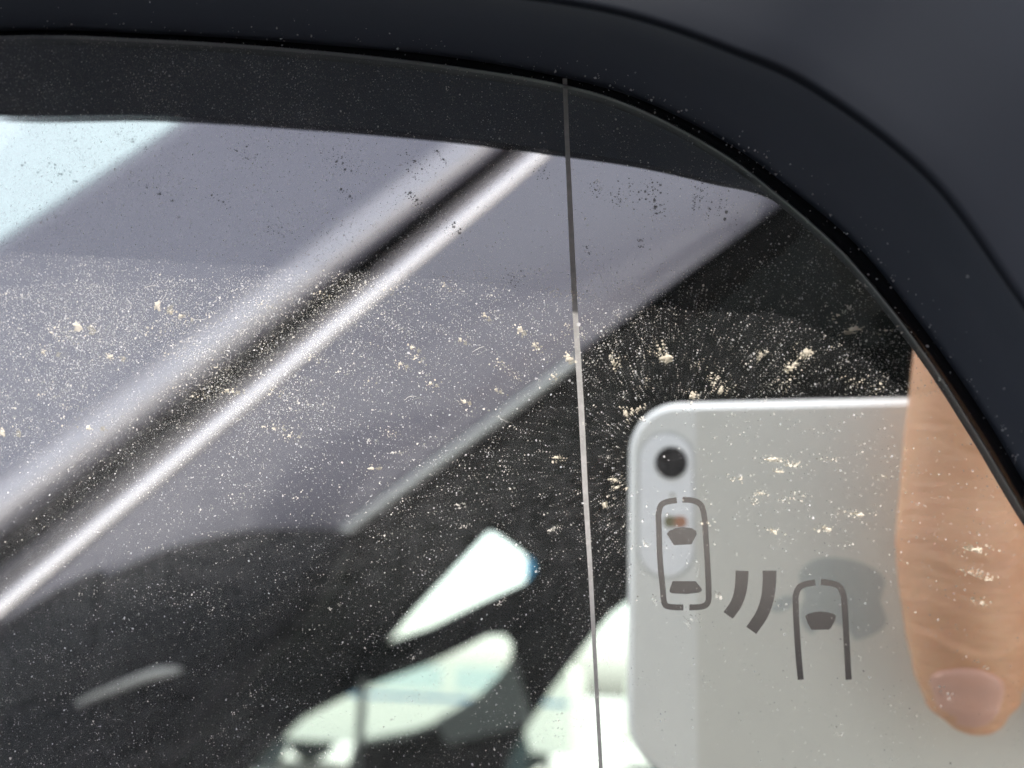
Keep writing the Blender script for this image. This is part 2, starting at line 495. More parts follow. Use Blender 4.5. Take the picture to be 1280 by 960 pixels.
def inframe(x, z):
    return (x > -0.066) & (z > -0.034)
def dens(x, z):
    px = 838 + x*15700; pz = 578 - z*15700
    d = 0.30 + 0.7*np.clip((700-px)/500, 0, 1)*np.clip((640-pz)/250, 0.0, 1)
    d *= 0.45 + 1.1*vnoise(x, z, 0.004, 3)*vnoise(x, z, 0.0012, 4)*1.6
    d *= np.where(pz < 330, 0.40, 1.0)
    d *= np.where((px > 790) & (pz > 500), 0.19 - 0.10*np.clip((pz-640)/120, 0, 1), 1.0)
    d *= 1 - 0.68*np.clip((pz-430)/260, 0, 1)*np.clip((900-px)/200, 0, 1)
    d *= np.where(inframe(x, z), 1.0, 0.2)
    return np.clip(d, 0, 1)
x, z = sample(760000, dens, 11)
rad = np.exp(rng.normal(math.log(0.0000225), 0.50, len(x)))
speck_mesh('dust_film', x, z, np.clip(rad, 1.5e-5, 1.2e-4), M['dust'], -TG-4e-5, 'stuff', 'pale dust specks covering the mirror glass, brightest in the sun', 'dust')
x, z = sample(620000, lambda x, z: dens(x, z)*0.8, 12)
rad = np.exp(rng.normal(math.log(0.000030), 0.45, len(x)))
speck_mesh('faint_dust', x, z, np.clip(rad, 2e-5, 1.6e-4), M['dustfine'], -TG-4e-5, 'stuff', 'faint grey dust haze between the brighter specks on the mirror glass', 'dust')
print('dust', len(x))
# dark grains in clusters on the upper, shaded glass
cl = [(95, 180, 16), (62, 205, 9), (30, 206, 6), (75, 218, 5), (150, 165, 8), (165, 175, 6), (265, 245, 8), (338, 283, 14), (512, 245, 9), (560, 283, 10), (676, 210, 9), (640, 345, 12),
      (745, 232, 8), (822, 258, 8), (875, 235, 8), (870, 250, 6), (800, 300, 4), (183, 233, 3), (200, 243, 3), (733, 308, 3), (770, 245, 9), (545, 190, 8), (430, 240, 5), (300, 190, 20), (420, 200, 25), (800, 230, 30), (520, 200, 25), (900, 260, 20)]
xs = []; zs = []
for (cx_, cy_, s) in cl:
    k = int(10 + s*1.5)
    xs.append(838+0*rng.random(k) + (cx_-838) + rng.normal(0, s*0.55, k)); zs.append(cy_ + rng.normal(0, s*0.4, k))
PX = np.concatenate(xs); PX = PX + rng.normal(0, 1.5, len(PX)); PZ = np.concatenate(zs)
pts = [on(a, b, -TG) for a, b in zip(PX, PZ)]
x = np.array([p.x for p in pts]); z = np.array([p.z for p in pts])
rad = np.exp(rng.normal(math.log(0.000035), 0.5, len(x)))
speck_mesh('dark_grains', x, z, np.clip(rad, 2e-5, 1.6e-4), M['darkdirt'], -TG-5e-5, 'stuff', 'dark dirt grains clustered on the shaded upper part of the mirror glass', 'dirt')
# soft small clumps
def clumps(n, dens_, seed, k0, spread, r0, m, name, label):
    r = np.random.default_rng(seed)
    cx_, cz_ = sample(n, dens_, seed)
    X = []; Z = []
    for a, b in zip(cx_, cz_):
        k = r.integers(k0, k0*3)
        sx_, sz_ = spread*r.uniform(0.5, 1.6), spread*r.uniform(0.3, 0.9)
        t = r.uniform(-0.5, 0.5)
        u = r.normal(0, sx_, k); w = r.normal(0, sz_, k)
        X.append(a+u*math.cos(t)-w*math.sin(t)); Z.append(b+u*math.sin(t)+w*math.cos(t))
    X = np.concatenate(X); Z = np.concatenate(Z); kk = inside_mask(X, Z); X = X[kk]; Z = Z[kk]
    rad = np.exp(r.normal(math.log(r0), 0.4, len(X)))
    return speck_mesh(name, X, Z, rad, m, -TG-5e-5, 'stuff', label, 'dust')
clumps(330, lambda x, z: np.where(inframe(x, z), 0.9, 0.2)*np.where(z > 0.0155, 0.5, 1), 21, 5, 0.00022, 0.00004, M['dust'], 'dust_clumps', 'loose clumps of pale dust scattered over the mirror glass')

# larger dirt flecks, each a piece of its own stuck to the glass: (px, py, width, height)
FL = [(97, 408, 17, 14), (197, 383, 15, 13), (214, 390, 10, 8), (54, 440, 10, 7), (137, 446, 11, 7), (4, 541, 11, 12), (111, 535, 8, 8), (284, 488, 15, 8), (465, 586, 14, 6), (835, 447, 26, 10),
      (1010, 440, 20, 12), (995, 455, 14, 7), (988, 460, 12, 7), (902, 487, 11, 8), (867, 494, 9, 9), (782, 517, 8, 11), (797, 511, 8, 7), (767, 453, 8, 8), (755, 631, 14, 11), (769, 600, 9, 5), (771, 610, 8, 5), (1070, 411, 22, 12), (951, 443, 9, 9), (1047, 394, 10, 4),
      (650, 411, 10, 9), (710, 447, 16, 12), (575, 425, 9, 6), (668, 432, 9, 7), (690, 470, 8, 7), (1222, 688, 22, 9), (1075, 644, 16, 8), (967, 574, 20, 6), (952, 617, 10, 4), (968, 665, 11, 5), (975, 590, 12, 5), (1213, 716, 14, 4), (1235, 725, 14, 5), (1228, 755, 12, 8),
      (1035, 662, 8, 5), (538, 480, 10, 6), (580, 502, 10, 6), (620, 487, 9, 7), (695, 572, 9, 5), (605, 395, 9, 5), (515, 435, 8, 6), (500, 455, 8, 6), (362, 545, 10, 6), (225, 395, 8, 8)]
rr = random.Random(5)
for i, (px, py, w, h) in enumerate(FL):
    n = 14; pts = []
    for k in range(n):
        a = 2*math.pi*k/n; r_ = rr.uniform(0.3, 1.1)
        w_ = w*0.82; pts.append(on(px + math.cos(a)*w_/2*r_, py + math.sin(a)*h/2*r_, -TG))
    c = on(px, py, -TG)
    v = [p + Vector((0, -0.00001, 0)) for p in pts] + [c.lerp(p, 0.55) + Vector((0, -rr.uniform(0.00006, 0.00014), 0)) for p in pts] + [c + Vector((0, -0.00013, 0))]
    f = []
    for k in range(n):
        f.append((k, (k+1) % n, n+(k+1) % n, n+k)); f.append((n+k, n+(k+1) % n, 2*n))
    fo = mesh('dirt_fleck', v, f, M['fleck'], o)
# crumbs broken off round the flecks
X = []; Z = []; RR = []
for (px, py, w, h) in FL + [(rr.uniform(0, 760), rr.uniform(350, 560), 8, 6) for _ in range(34)] + [(rr.uniform(760, 1120), rr.uniform(400, 490), 12, 8) for _ in range(12)] + [(rr.uniform(880, 1120), rr.uniform(540, 680), 14, 5) for _ in range(10)]:
    k = rr.randint(6, 22)
    for _ in range(k):
        p = on(px + rr.gauss(0, w*0.62), py + rr.gauss(0, h*0.55), -TG)
        X.append(p.x); Z.append(p.z); RR.append(min(0.00012, 0.00004*math.exp(rr.gauss(0, 0.5))))
X = np.array(X); Z = np.array(Z); kk = inside_mask(X, Z)
speck_mesh('dirt_crumbs', X[kk], Z[kk], np.array(RR)[kk], M['fleck'], -TG-5e-5, 'stuff', 'beige dirt crumbs scattered round the larger flecks on the mirror glass', 'dirt')
# hair-thin fibres beside the flecks
def fibres(parent):
    v = []; f = []
    for (px, py) in [(160, 365), (200, 378), (240, 398), (180, 360), (505, 500), (590, 440), (620, 520)]:
        x0, y0, a = px, py, rr.uniform(-1.2, 1.2); prev = None
        for k in range(7):
            p = on(x0, y0, -TG-0.00003); q = on(x0+0.2, y0+0.45, -TG-0.00003)
            v += [p, q]
            if k: m_ = len(v); f.append((m_-4, m_-3, m_-1, m_-2))
            a += rr.uniform(-0.5, 0.5); x0 += math.cos(a)*3.0; y0 += math.sin(a)*2.4
    fo = mesh('fibres', v, f, M['dust'], None)
    tag(fo, 'hair-thin pale fibres stuck among the dust on the mirror glass', 'fibres', None, 'stuff')
fibres(o)

# lint and dust caught in the gap and on the inner rim
lx = []; ly_ = []; lz = []
r9 = random.Random(9)
for _ in range(700):
    i = r9.randrange(NN); t_ = abs(r9.gauss(0, 0.22)) - 0.05
    if r9.random() < 0.5: t_ = r9.uniform(-0.05, 0.03)
    q = Bc[i].lerp(Lc[i], max(t_, 0)) if t_ > 0 else Ac[i].lerp(Bc[i], r9.uniform(0.1, 1))
    lx.append(q.x + r9.gauss(0, 0.0002)); lz.append(q.z + r9.gauss(0, 0.0002)); ly_.append(min(q.y, 0) - 0.0011)
k9 = len(lx)
lob = speck_mesh('rim_dust', np.array(lx), np.array(lz), np.array([min(0.00014, 0.00005*math.exp(r9.gauss(0, 0.5))) for _ in range(k9)]), M['dustfine'], -0.002, 'stuff', 'sparse dust caught in the gap between the glass and the black housing', 'dust')
co = np.empty(len(lob.data.vertices)*3, np.float32); lob.data.vertices.foreach_get('co', co); co = co.reshape(-1, 3)
if len(co) == k9*5:
    co[:, 1] = np.repeat(np.array(ly_), 5) + (co[:, 1]-co[:, 1].mean())
    lob.data.vertices.foreach_set('co', co.ravel()); lob.data.update()

# ================================================================= PHONE (held around the lens)
FR = M3.col[0].normalized(); FU = M3.col[1].normalized(); FB = M3.col[2].normalized()   # right, up, backwards
phone = empty('smartphone', CAMP + FB*0.0048)
tag(phone, 'silver smartphone with white glass strip held sideways facing the mirror', 'smartphone')
def ph(u, w, d=0.0):        # millimetres: right, up from the lens; d behind the back face
    return CAMP + FR*(u/1000) + FU*(w/1000) + FB*((d + 1.0)/1000)
X0, X1, Z1, Z0 = -7.3, 116.5, 9.9, -47.2
def rrect(x0, x1, z0, z1, r, n=10):
    out = []
    for (cx_, cz_, a0) in ((x1-r, z1-r, 0), (x0+r, z1-r, 90), (x0+r, z0+r, 180), (x1-r, z0+r, 270)):
        for k in range(n+1):
            a = R(a0 + 90*k/n); out.append((cx_+r*math.cos(a), cz_+r*math.sin(a)))
    return out
def ring(x0, x1, z0, z1, r, d): return [ph(a, b, d) for a, b in rrect(x0, x1, z0, z1, r)]
def prism(name, r2, d0, d1, m, parent, bev=0.0):
    n = len(r2); v = []; 
    cxx = sum(a for a, b in r2)/n; czz = sum(b for a, b in r2)/n
    v = [ph(a, b, d1) for a, b in r2] + [ph(a, b, d0+bev) for a, b in r2]
    f = [(k, (k+1) % n, n+(k+1) % n, n+k) for k in range(n)]
    if bev:
        def ins(a, b):
            l = math.hypot(a-cxx, b-czz); return (a-(a-cxx)/l*bev, b-(b-czz)/l*bev)
        v += [ph(*ins(a, b), d0) for a, b in r2]
        f += [(n+k, n+(k+1) % n, 2*n+(k+1) % n, 2*n+k) for k in range(n)]
        f.append(tuple(range(2*n, 3*n)))
    else: f.append(tuple(range(n, 2*n)))
    f.append(tuple(reversed(range(n))))
    q = mesh(name, v, f, m, parent); fix_normals(q); return q
# body with rounded corner edges
rg = []
for d, ins in ((0.0, 1.5), (0.35, 1.1), (0.95, 0.7), (1.8, 0.25), (2.7, 0.0), (6.4, 0.0)):
    rg.append(ring(X0+ins, X1-ins, Z0+ins, Z1-ins, 8.2-ins, d))
n = len(rg[0]); bvv, bff = loft(rg)
bff.append(tuple(range(n))); bff.append(tuple(range(len(bvv)-n, len(bvv))))
pb = mesh('body', bvv, bff, M['alu'], phone); fix_normals(pb)
for p_ in pb.data.polygons: p_.use_smooth = len(p_.vertices) == 4
# polished chamfer round the back edge
# proud of the body by 0.02 mm
cr = []
for d, ins in ((-0.02, 1.5), (0.33, 1.07), (0.93, 0.66), (1.78, 0.21), (2.6, -0.03)):
    cr.append(ring(X0+ins, X1-ins, Z0+ins, Z1-ins, 8.2-ins, d))
cv, cf = loft(cr); mesh('polished_edge', cv, cf, M['chamfer'], phone, True)
# white glass strip on the camera end
st = [p_ for p_ in rrect(X0+1.55, X1, Z0+1.55, Z1-1.55, 6.65) if p_[0] < 3.9]
st = [(3.9, Z1-1.55)] + st + [(3.9, Z0+1.55)]
prism('glass_strip', st, -0.04, 0.2, M['whiteglass'], phone)
pl = rrect(-5.0, 3.3, -17.5, 4.6, 4.1)
pl = [(max(min(a, 3.75), -5.2), b) for a, b in pl]
prism('camera_window_shade', [(-0.85 + (a+0.85)*1.10, -6.4 + (b+6.4)*1.045) for a, b in pl], -0.08, 0.1, M['ringshade'], phone)  # grey ring put in for the soft shadow round the camera window
prism('camera_window', pl, -0.16, 0.1, M['whitepill'], phone, 0.12)
def disc(name, u, w, r_, d0, d1, m, nseg=40, sx=1.0):
    pts = [(u+sx*r_*math.cos(2*math.pi*k/nseg), w+r_*math.sin(2*math.pi*k/nseg)) for k in range(nseg)]
    return prism(name, pts, d0, d1, m, phone)
disc('camera_ring', 0, 0, 3.0, -0.22, 0.1, M['chamfer'])
disc('camera_lens', 0, 0, 2.55, -0.28, 0.1, M['lens'])
disc('microphone', 0.2, -5.1, 0.32, -0.2, 0.1, M['olive'], 16)
fl = rrect(-1.2, 1.0, -10.1, -8.2, 0.9, 6)
prism('flash_led', fl, -0.2, 0.1, M['olive'], phone)
fl2 = rrect(0.4, 2.4, -10.1, -8.2, 0.9, 6)
prism('flash_led', fl2, -0.21, 0.1, M['amber'], phone)
# fruit-shaped maker's mark, lying on its side: the stalk end points left
def fruit():
    # upright outline (x right, y up), unit height about 1
    P = [(0.0, 0.72), (0.14, 0.78), (0.30, 0.80), (0.42, 0.74), (0.52, 0.63), (0.40, 0.52), (0.345, 0.38), (0.385, 0.22), (0.50, 0.10), (0.56, 0.05), (0.49, -0.14), (0.38, -0.30), (0.26, -0.36),
         (0.13, -0.32), (0.0, -0.29), (-0.13, -0.32), (-0.26, -0.36), (-0.38, -0.29), (-0.50, -0.08), (-0.56, 0.18), (-0.56, 0.45), (-0.48, 0.66), (-0.33, 0.78), (-0.18, 0.78)]
    q = catmull([Vector((a, b, 0)) for a, b in P], 5)
    return [(p.x, p.y) for p in q]
LS = 10.2; LX, LZ = 24.6, -19.6
fr_ = [(LX - (b-0.22)*LS, LZ - a*LS) for a, b in fruit()]
prism('maker_mark', fr_, -0.03, 0.1, M['logo'], phone)
leaf = [(0.02, 0.86), (0.0, 1.0), (0.08, 1.12), (0.22, 1.2), (0.23, 1.06), (0.15, 0.92)]
prism('maker_mark_leaf', [(LX - (b-0.22)*LS, LZ - a*LS) for a, b in [(p.x, p.y) for p in catmull([Vector((a, b, 0)) for a, b in leaf], 4)]], -0.03, 0.1, M['logo'], phone)
prism('screen', rrect(X0+1.2, X1-1.2, Z0+1.2, Z1-1.2, 7.0), 6.38, 6.6, M['screen'], phone)

# ================================================================= HAND
def finger(path, radii, nseg=28, sub=8, flat=1.0, up=None):
    """path: points; radii: list of (s, side radius, depth radius)"""
    P = catmull(path, sub, closed=False); m = len(P); rings = []
    ds = [0.0]
    for i in range(1, m): ds.append(ds[-1] + (P[i]-P[i-1]).length)
    tot = ds[-1]
    up = up or Vector((0, 1, 0))
    for i, p in enumerate(P):
        t = (P[min(i+1, m-1)] - P[max(i-1, 0)]).normalized()
        a = up.cross(t).normalized(); b = t.cross(a)
        s = ds[i]/tot
        for k in range(len(radii)-1):
            if radii[k][0] <= s <= radii[k+1][0]:
                q = (s-radii[k][0])/(radii[k+1][0]-radii[k][0]); q = q*q*(3-2*q) if k else math.sqrt(max(q, 0))
                ra = radii[k][1] + (radii[k+1][1]-radii[k][1])*q; rb = radii[k][2] + (radii[k+1][2]-radii[k][2])*q
                break
        rings.append([p + a*math.cos(2*math.pi*j/nseg)*ra + b*math.sin(2*math.pi*j/nseg)*rb for j in range(nseg)])
    v, f = loft(rings)
    f.append(tuple(range(nseg))); f.append(tuple(range(len(v)-nseg, len(v))))
    return v, f
def back_y(x, z):    # real y of the phone's back face at x,z
    nrm = -FB; p0 = ph(0, 0, 0)
    return p0.y - (nrm.x*(x-p0.x) + nrm.z*(z-p0.z))/nrm.y
hand_v = []; hand_f = []
def add(v, f):
    b = len(hand_v); hand_v.extend(v); hand_f.extend([tuple(i+b for i in q) for q in f])
# index finger: pixel centre line in the photo, tip first, lifted off the phone by its half thickness
def fpt(px, py, lift):
    d = 0.055
    for _ in range(6):
        p = refl(px, py, d); d = -(back_y(p.x, p.z) + lift)
    return refl(px, py, d)
idx_px = [(1222, 912), (1221, 903), (1217, 880), (1213, 850), (1210, 800), (1206, 740), (1203, 680), (1206, 600), (1216, 520), (1232, 450), (1253, 380)]
lifts = [0.0050, 0.0054, 0.0060, 0.0066, 0.0074, 0.0082, 0.0084, 0.0084, 0.0088, 0.0092, 0.0090]
ipts = [fpt(a, b, l) for (a, b), l in zip(idx_px, lifts)]
e = ipts[-1]
ipts += [e + Vector((0.003, -0.008, 0.010)), e + Vector((0.006, -0.022, 0.020)), e + Vector((0.012, -0.040, 0.026))]
seg = [(ipts[i+1]-ipts[i]).length for i in range(len(ipts)-1)]; TL = sum(seg)
mm = lambda l: l/1000/TL
FRAD = [(0, 0.0006, 0.0005), (mm(1.2), 0.0036, 0.0030), (mm(4), 0.0058, 0.0045), (mm(8), 0.0069, 0.0056), (mm(13), 0.0076, 0.0065), (mm(19), 0.0080, 0.0071), (mm(24), 0.0082, 0.0074), (mm(31), 0.0079, 0.0071), (mm(40), 0.0081, 0.0075), (mm(52), 0.0092, 0.0086), (1.0, 0.0105, 0.010)]
iv, if_ = finger(ipts, FRAD, 40, 10)
index_data = (iv, if_)
add(iv, if_)
# three more fingers beside it, outside the picture
for k, (dx, ln) in enumerate(((0.0205, -0.004), (0.0405, 0.001), (0.058, 0.012))):
    pp = [p + Vector((dx, dx*0.17, ln*(1 - min(i/9, 1)) + 0.002*k)) for i, p in enumerate(ipts)]
    v, f = finger(pp, [(a, b*(1-0.04*k), c*(1-0.04*k)) for a, b, c in FRAD], 24, 5)
    add(v, f)
# palm block behind the knuckles, thumb on the screen side, wrist and forearm
kn = ipts[-1]
v, f = finger([kn + Vector((-0.006, -0.002, 0.004)), kn + Vector((0.02, 0.0, 0.006)), kn + Vector((0.045, 0.004, 0.004)), kn + Vector((0.068, 0.006, 0.0))],
              [(0, 0.006, 0.006), (0.15, 0.013, 0.013), (0.6, 0.014, 0.014), (1, 0.009, 0.009)], 24, 6, up=Vector((0, 0, 1)))
add(v, f)
wrist = kn + Vector((0.11, -0.085, 0.035))
v, f = finger([kn + Vector((0.028, 0.0, 0.0)), kn + Vector((0.045, -0.025, 0.012)), kn + Vector((0.07, -0.055, 0.024)), wrist, wrist + Vector((0.08, -0.07, 0.02))],
              [(0, 0.02, 0.013), (0.25, 0.040, 0.017), (0.5, 0.038, 0.018), (0.7, 0.026, 0.019), (1, 0.029, 0.025)], 32, 6, up=Vector((0.5, -0.5, 0.8)).normalized())
add(v, f)
v, f = finger([Vector((0.062, -0.094, -0.014)), Vector((0.066, -0.095, 0.002)), Vector((0.072, -0.098, 0.022)), kn + Vector((0.035, -0.035, 0.006)), kn + Vector((0.06, -0.05, 0.018))],
              [(0, 0.002, 0.002), (0.08, 0.0085, 0.007), (0.3, 0.0100, 0.0085), (0.6, 0.011, 0.010), (1, 0.016, 0.014)], 24, 6, up=Vector((0, 1, 0.2)).normalized())
add(v, f)
# skin
ms = bpy.data.materials.new('skin'); ms.use_nodes = True
t = ms.node_tree; b = t.nodes['Principled BSDF']
b.inputs['Roughness'].default_value = 0.5; b.inputs['Subsurface Weight'].default_value = 0.25
b.inputs['Subsurface Radius'].default_value = (0.0035, 0.0013, 0.0007); b.inputs['Subsurface Scale'].default_value = 1.0
b.inputs['Specular IOR Level'].default_value = 0.35
tc = t.nodes.new('ShaderNodeTexCoord')
n1 = t.nodes.new('ShaderNodeTexNoise'); n1.inputs['Scale'].default_value = 150; n1.inputs['Detail'].default_value = 8; n1.inputs['Roughness'].default_value = 0.6
t.links.new(tc.outputs['Object'], n1.inputs['Vector'])
cr_ = t.nodes.new('ShaderNodeMix'); cr_.data_type = 'RGBA'
cr_.inputs[6].default_value = (0.66, 0.32, 0.19, 1); cr_.inputs[7].default_value = (0.87, 0.54, 0.33, 1)
t.links.new(n1.outputs['Fac'], cr_.inputs[0]); t.links.new(cr_.outputs[2], b.inputs['Base Color'])
mp = t.nodes.new('ShaderNodeMapping'); mp.inputs['Scale'].default_value = (260, 260, 1100)
t.links.new(tc.outputs['Object'], mp.inputs[0])
n2 = t.nodes.new('ShaderNodeTexNoise'); n2.inputs['Scale'].default_value = 1.0; n2.inputs['Detail'].default_value = 5
t.links.new(mp.outputs[0], n2.inputs['Vector'])
bp_ = t.nodes.new('ShaderNodeBump'); bp_.inputs['Strength'].default_value = 0.75; bp_.inputs['Distance'].default_value = 0.0006
t.links.new(n2.outputs['Fac'], bp_.inputs['Height']); t.links.new(bp_.outputs[0], b.inputs['Normal'])
M['skin'] = ms
M['nail'] = mat('pink_fingernail', (0.74, 0.42, 0.32), 0.3, noise=(300, 0.12))
hand = mesh('person', hand_v, hand_f, M['skin'], None, True)
# crease dents on the visible finger (real displacement before the remesh)
rem = hand.modifiers.new('one_skin', 'REMESH'); rem.mode = 'VOXEL'; rem.voxel_size = 0.0004; rem.use_smooth_shade = True
sm = hand.modifiers.new('soften', 'SMOOTH'); sm.iterations = 4; sm.factor = 0.6
tag(hand, 'hand in a dark sleeve gripping the phone from above, one finger down its back', 'person')
# joint creases: fold lines carved by a displace texture-free method -> handled in mesh below
def carve(vlist):
    # dent lines across the back of the index finger at the end joint and the middle phalanx
    lines = [((1203, 726), 0.00042, 0.0007), ((1203, 742), 0.00050, 0.0007), ((1203, 758), 0.00030, 0.0007), ((1205, 560), 0.00020, 0.0006), ((1205, 541), 0.00018, 0.0006), ((1205, 700), 0.0002, 0.0006), ((1200, 816), -0.00045, 0.0006), ((1203, 660), 0.00012, 0.0004), ((1203, 610), 0.00012, 0.0004), ((1205, 500), 0.00015, 0.0005)]
    for (pp, dep, w) in lines:
        c = fpt(pp[0], pp[1], 0.016)
        for vv in vlist:
            dz = vv.z - c.z + 0.0012*math.sin((vv.x-c.x)*420) - ((vv.x-c.x)**2)*18
            if abs(dz) < 3*w and vv.y > c.y - 0.009 and abs(vv.x-c.x) < 0.010:
                vv.y -= 1.0*dep*math.exp(-(dz/w)**2) - dep*0.5*math.exp(-((dz-1.5*w)/w)**2)
bpy.context.view_layer.update()
nv_idx = len(iv)
# denser visible finger so the folds exist as geometry
iv2, if2 = finger(ipts, FRAD, 64, 26)
carve(iv2)
hand_v2 = iv2 + hand_v[nv_idx:]
off = len(iv2) - nv_idx
hand_f2 = list(if2) + [tuple(i+off for i in q) for q in hand_f[len(if_):]]
me2 = bpy.data.meshes.new('person'); me2.from_pydata([tuple(q) for q in hand_v2], [], hand_f2); me2.update(); me2.materials.append(M['skin'])
hand.data = me2
# fingernail
nv = []; nf = []
NU, NV_ = 13, 11
c0 = None
def nail_pt(px, py):
    return px, py
def surf(px, py):
    """front-most point of the finger seen (by reflection) in a pixel: use the analytic ellipse"""
    best = None
    # walk the centre line
    z_pts = [(q, fpt(q[0], q[1], l), l) for q, l in zip(idx_px, lifts)]
    for i in range(len(z_pts)-1):
        (a, pa, la), (b_, pb_, lb) = z_pts[i], z_pts[i+1]
        if b_[1] <= py <= a[1]:
            s = (a[1]-py)/(a[1]-b_[1]); cxp = a[0]+(b_[0]-a[0])*s; l = la+(lb-la)*s
            c = fpt(cxp, py, l)
            dist = (c - ipts[0]).length
            ra, rb = 0.0076, 0.0065
            for k in range(len(FRAD)-1):
                s0, s1 = FRAD[k][0]*TL, FRAD[k+1][0]*TL
                if s0 <= dist <= s1:
                    q = (dist-s0)/(s1-s0); q = q*q*(3-2*q) if k else math.sqrt(q)
                    ra = FRAD[k][1]+(FRAD[k+1][1]-FRAD[k][1])*q; rb = FRAD[k][2]+(FRAD[k+1][2]-FRAD[k][2])*q
            dx = (px-cxp)/8.9/1000
            dx = max(-ra*0.93, min(ra*0.93, dx))
            return Vector((c.x+dx, c.y + rb*math.sqrt(1-(dx/ra)**2), c.z))
for j in range(NV_):
    tt = j/(NV_-1)
    y_ = 822 + (902-822)*tt
    half = [26, 33, 37, 38, 38, 37, 36, 34, 31, 27, 19][j]
    for i in range(NU):
        s = -1 + 2*i/(NU-1)
        yy = y_ + (8*s*s if j == 0 else 5*s*s*(1-tt)) - (7*s*s*tt)
        q = surf(1196 + 0.06*(y_-822) + s*half, min(yy, 905))
        lift = 0.0009 if 0 < j < NV_-1 and 0 < i < NU-1 else 0.0003
        if j >= NV_-2 and 0 < i < NU-1: lift = 0.0011
        nv.append(q + Vector((0, lift, 0)))
for j in range(NV_-1):
    for i in range(NU-1):
        a = j*NU+i; nf.append((a, a+1, a+NU+1, a+NU))
nail = mesh('fingernail', nv, nf, M['nail'], hand, True)
so = nail.modifiers.new('thick', 'SOLIDIFY'); so.thickness = 0.0005; so.offset = -1
nail.modifiers.new('sub', 'SUBSURF').render_levels = 2
# sleeve
sv, sf = finger([wrist + Vector((0.02, -0.018, 0.004)), wrist + Vector((0.06, -0.055, 0.015)), wrist + Vector((0.15, -0.14, 0.02)), wrist + Vector((0.26, -0.22, -0.02))],
                [(0, 0.036, 0.032), (0.1, 0.040, 0.036), (0.5, 0.045, 0.042), (1, 0.055, 0.052)], 32, 8, up=Vector((0, 0, 1)))
fix_normals(mesh('sleeve', sv, sf, M['sleeve'], hand, True))

# ================================================================= CAR SIDE (in front of the folded mirror)
car = empty('car', (0.3, -0.6, -1.0))
tag(car, 'mauve grey car whose window frame, roof pillar and cabin show reflected in the mirror', 'car')
XL, XR = -260.0, 1000.0
DL, DR = 0.34, 0.50
def linept(yL0, slope, x, dep):
    y = yL0 - slope*x
    s = (x+260)/1260; d = DL + (DR-DL)*s
    return refl(x, y, d - dep)
def strip(name, prof, m, smooth=True, nx=14, parent=None, XL=XL, XR=XR):
    """prof: list of (y at x=0, slope, outward mm)"""
    P = catmull([Vector(p) for p in prof], 5, closed=False) if smooth else [Vector(p) for p in prof]
    rings = []
    for q in P:
        rings.append([linept(q.x, q.y, XL + (XR-XL)*k/nx, q.z/1000) for k in range(nx+1)])
    v, f = loft(rings, closed=False)
    ob = mesh(name, v, f, m, parent or car, smooth)
    s = ob.modifiers.new('thick', 'SOLIDIFY'); s.thickness = 0.0012; s.offset = 0
    return ob
# (y0, slope, outward mm): roof pillar with a rolled edge, groove, door frame with a rolled edge
strip('roof_pillar', [(300, 0.66, -46), (312, 0.66, -34), (340, 0.665, -28), (420, 0.69, -18), (500, 0.72, -9), (560, 0.745, -3), (590, 0.755, 1), (602, 0.758, 5), (612, 0.758, 15), (622, 0.76, 18), (645, 0.766, 18.5), (666, 0.77, 14), (675, 0.772, -4)], M['paint'])
strip('door_gap_seal', [(656, 0.770, -4), (680, 0.775, -6), (716, 0.80, -4)], M['rubber'])
strip('door_frame', [(712, 0.799, -5), (717, 0.804, 2), (728, 0.82, 3), (742, 0.833, 5), (754, 0.845, 15), (768, 0.85, 19), (830, 0.84, 21), (900, 0.80, 23), (955, 0.76, 23), (972, 0.735, 19)], M['paint'])
strip('frame_sheen_strip', [(722, 0.83, 2), (732, 0.835, 10), (744, 0.838, 17), (758, 0.842, 21), (770, 0.845, 21.5), (780, 0.848, 18)], M['edgesheen'])  # added strip: imitates sky shine on the rolled door frame edge
strip('pillar_sheen_strip', [(596, 0.752, 2), (603, 0.754, 10), (612, 0.757, 17), (624, 0.76, 19.5), (642, 0.764, 20.8), (657, 0.768, 19.5)], M['edgesheen2'])  # added strip: imitates the softer shine on the pillar edge
strip('window_trim', [(972, 0.735, 19), (977, 0.733, 21), (982, 0.732, 20), (985, 0.731, 12)], M['trim'], XL=330, XR=722)
strip('window_seal', [(983, 0.731, 12), (1010, 0.73, 8), (1030, 0.73, 0)], M['rubber'])
# windscreen in front of the pillar
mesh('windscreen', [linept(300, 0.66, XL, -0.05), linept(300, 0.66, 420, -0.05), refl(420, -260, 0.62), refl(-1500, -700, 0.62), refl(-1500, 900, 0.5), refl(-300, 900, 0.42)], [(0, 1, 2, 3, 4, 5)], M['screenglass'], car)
# side glass
def quad(name, pxs, d, m, th=0.0, parent=None, sm=False):
    v, f = poly_prism([refl(a, b_, d) for a, b_ in pxs], [], Vector((0, -1, 0)), th or 0.003)
    ob = mesh(name, v, f, m, parent or car); fix_normals(ob); return ob

def win_edge(px): return 1010 - 0.73*px
gl_ = [( -260, win_edge(-260)), (1000, win_edge(1000)), (1900, 0), (1900, 1500), (-260, 1500)]
mesh('side_window', [linept(1010, 0.73, x_, -0.002) for x_ in (-260, 1000)] + [refl(1900, 0, .52), refl(1900, 1500, 0.52), refl(-260, 1500, .36)], [(0, 1, 2, 3, 4)], M['sideglass'], car)
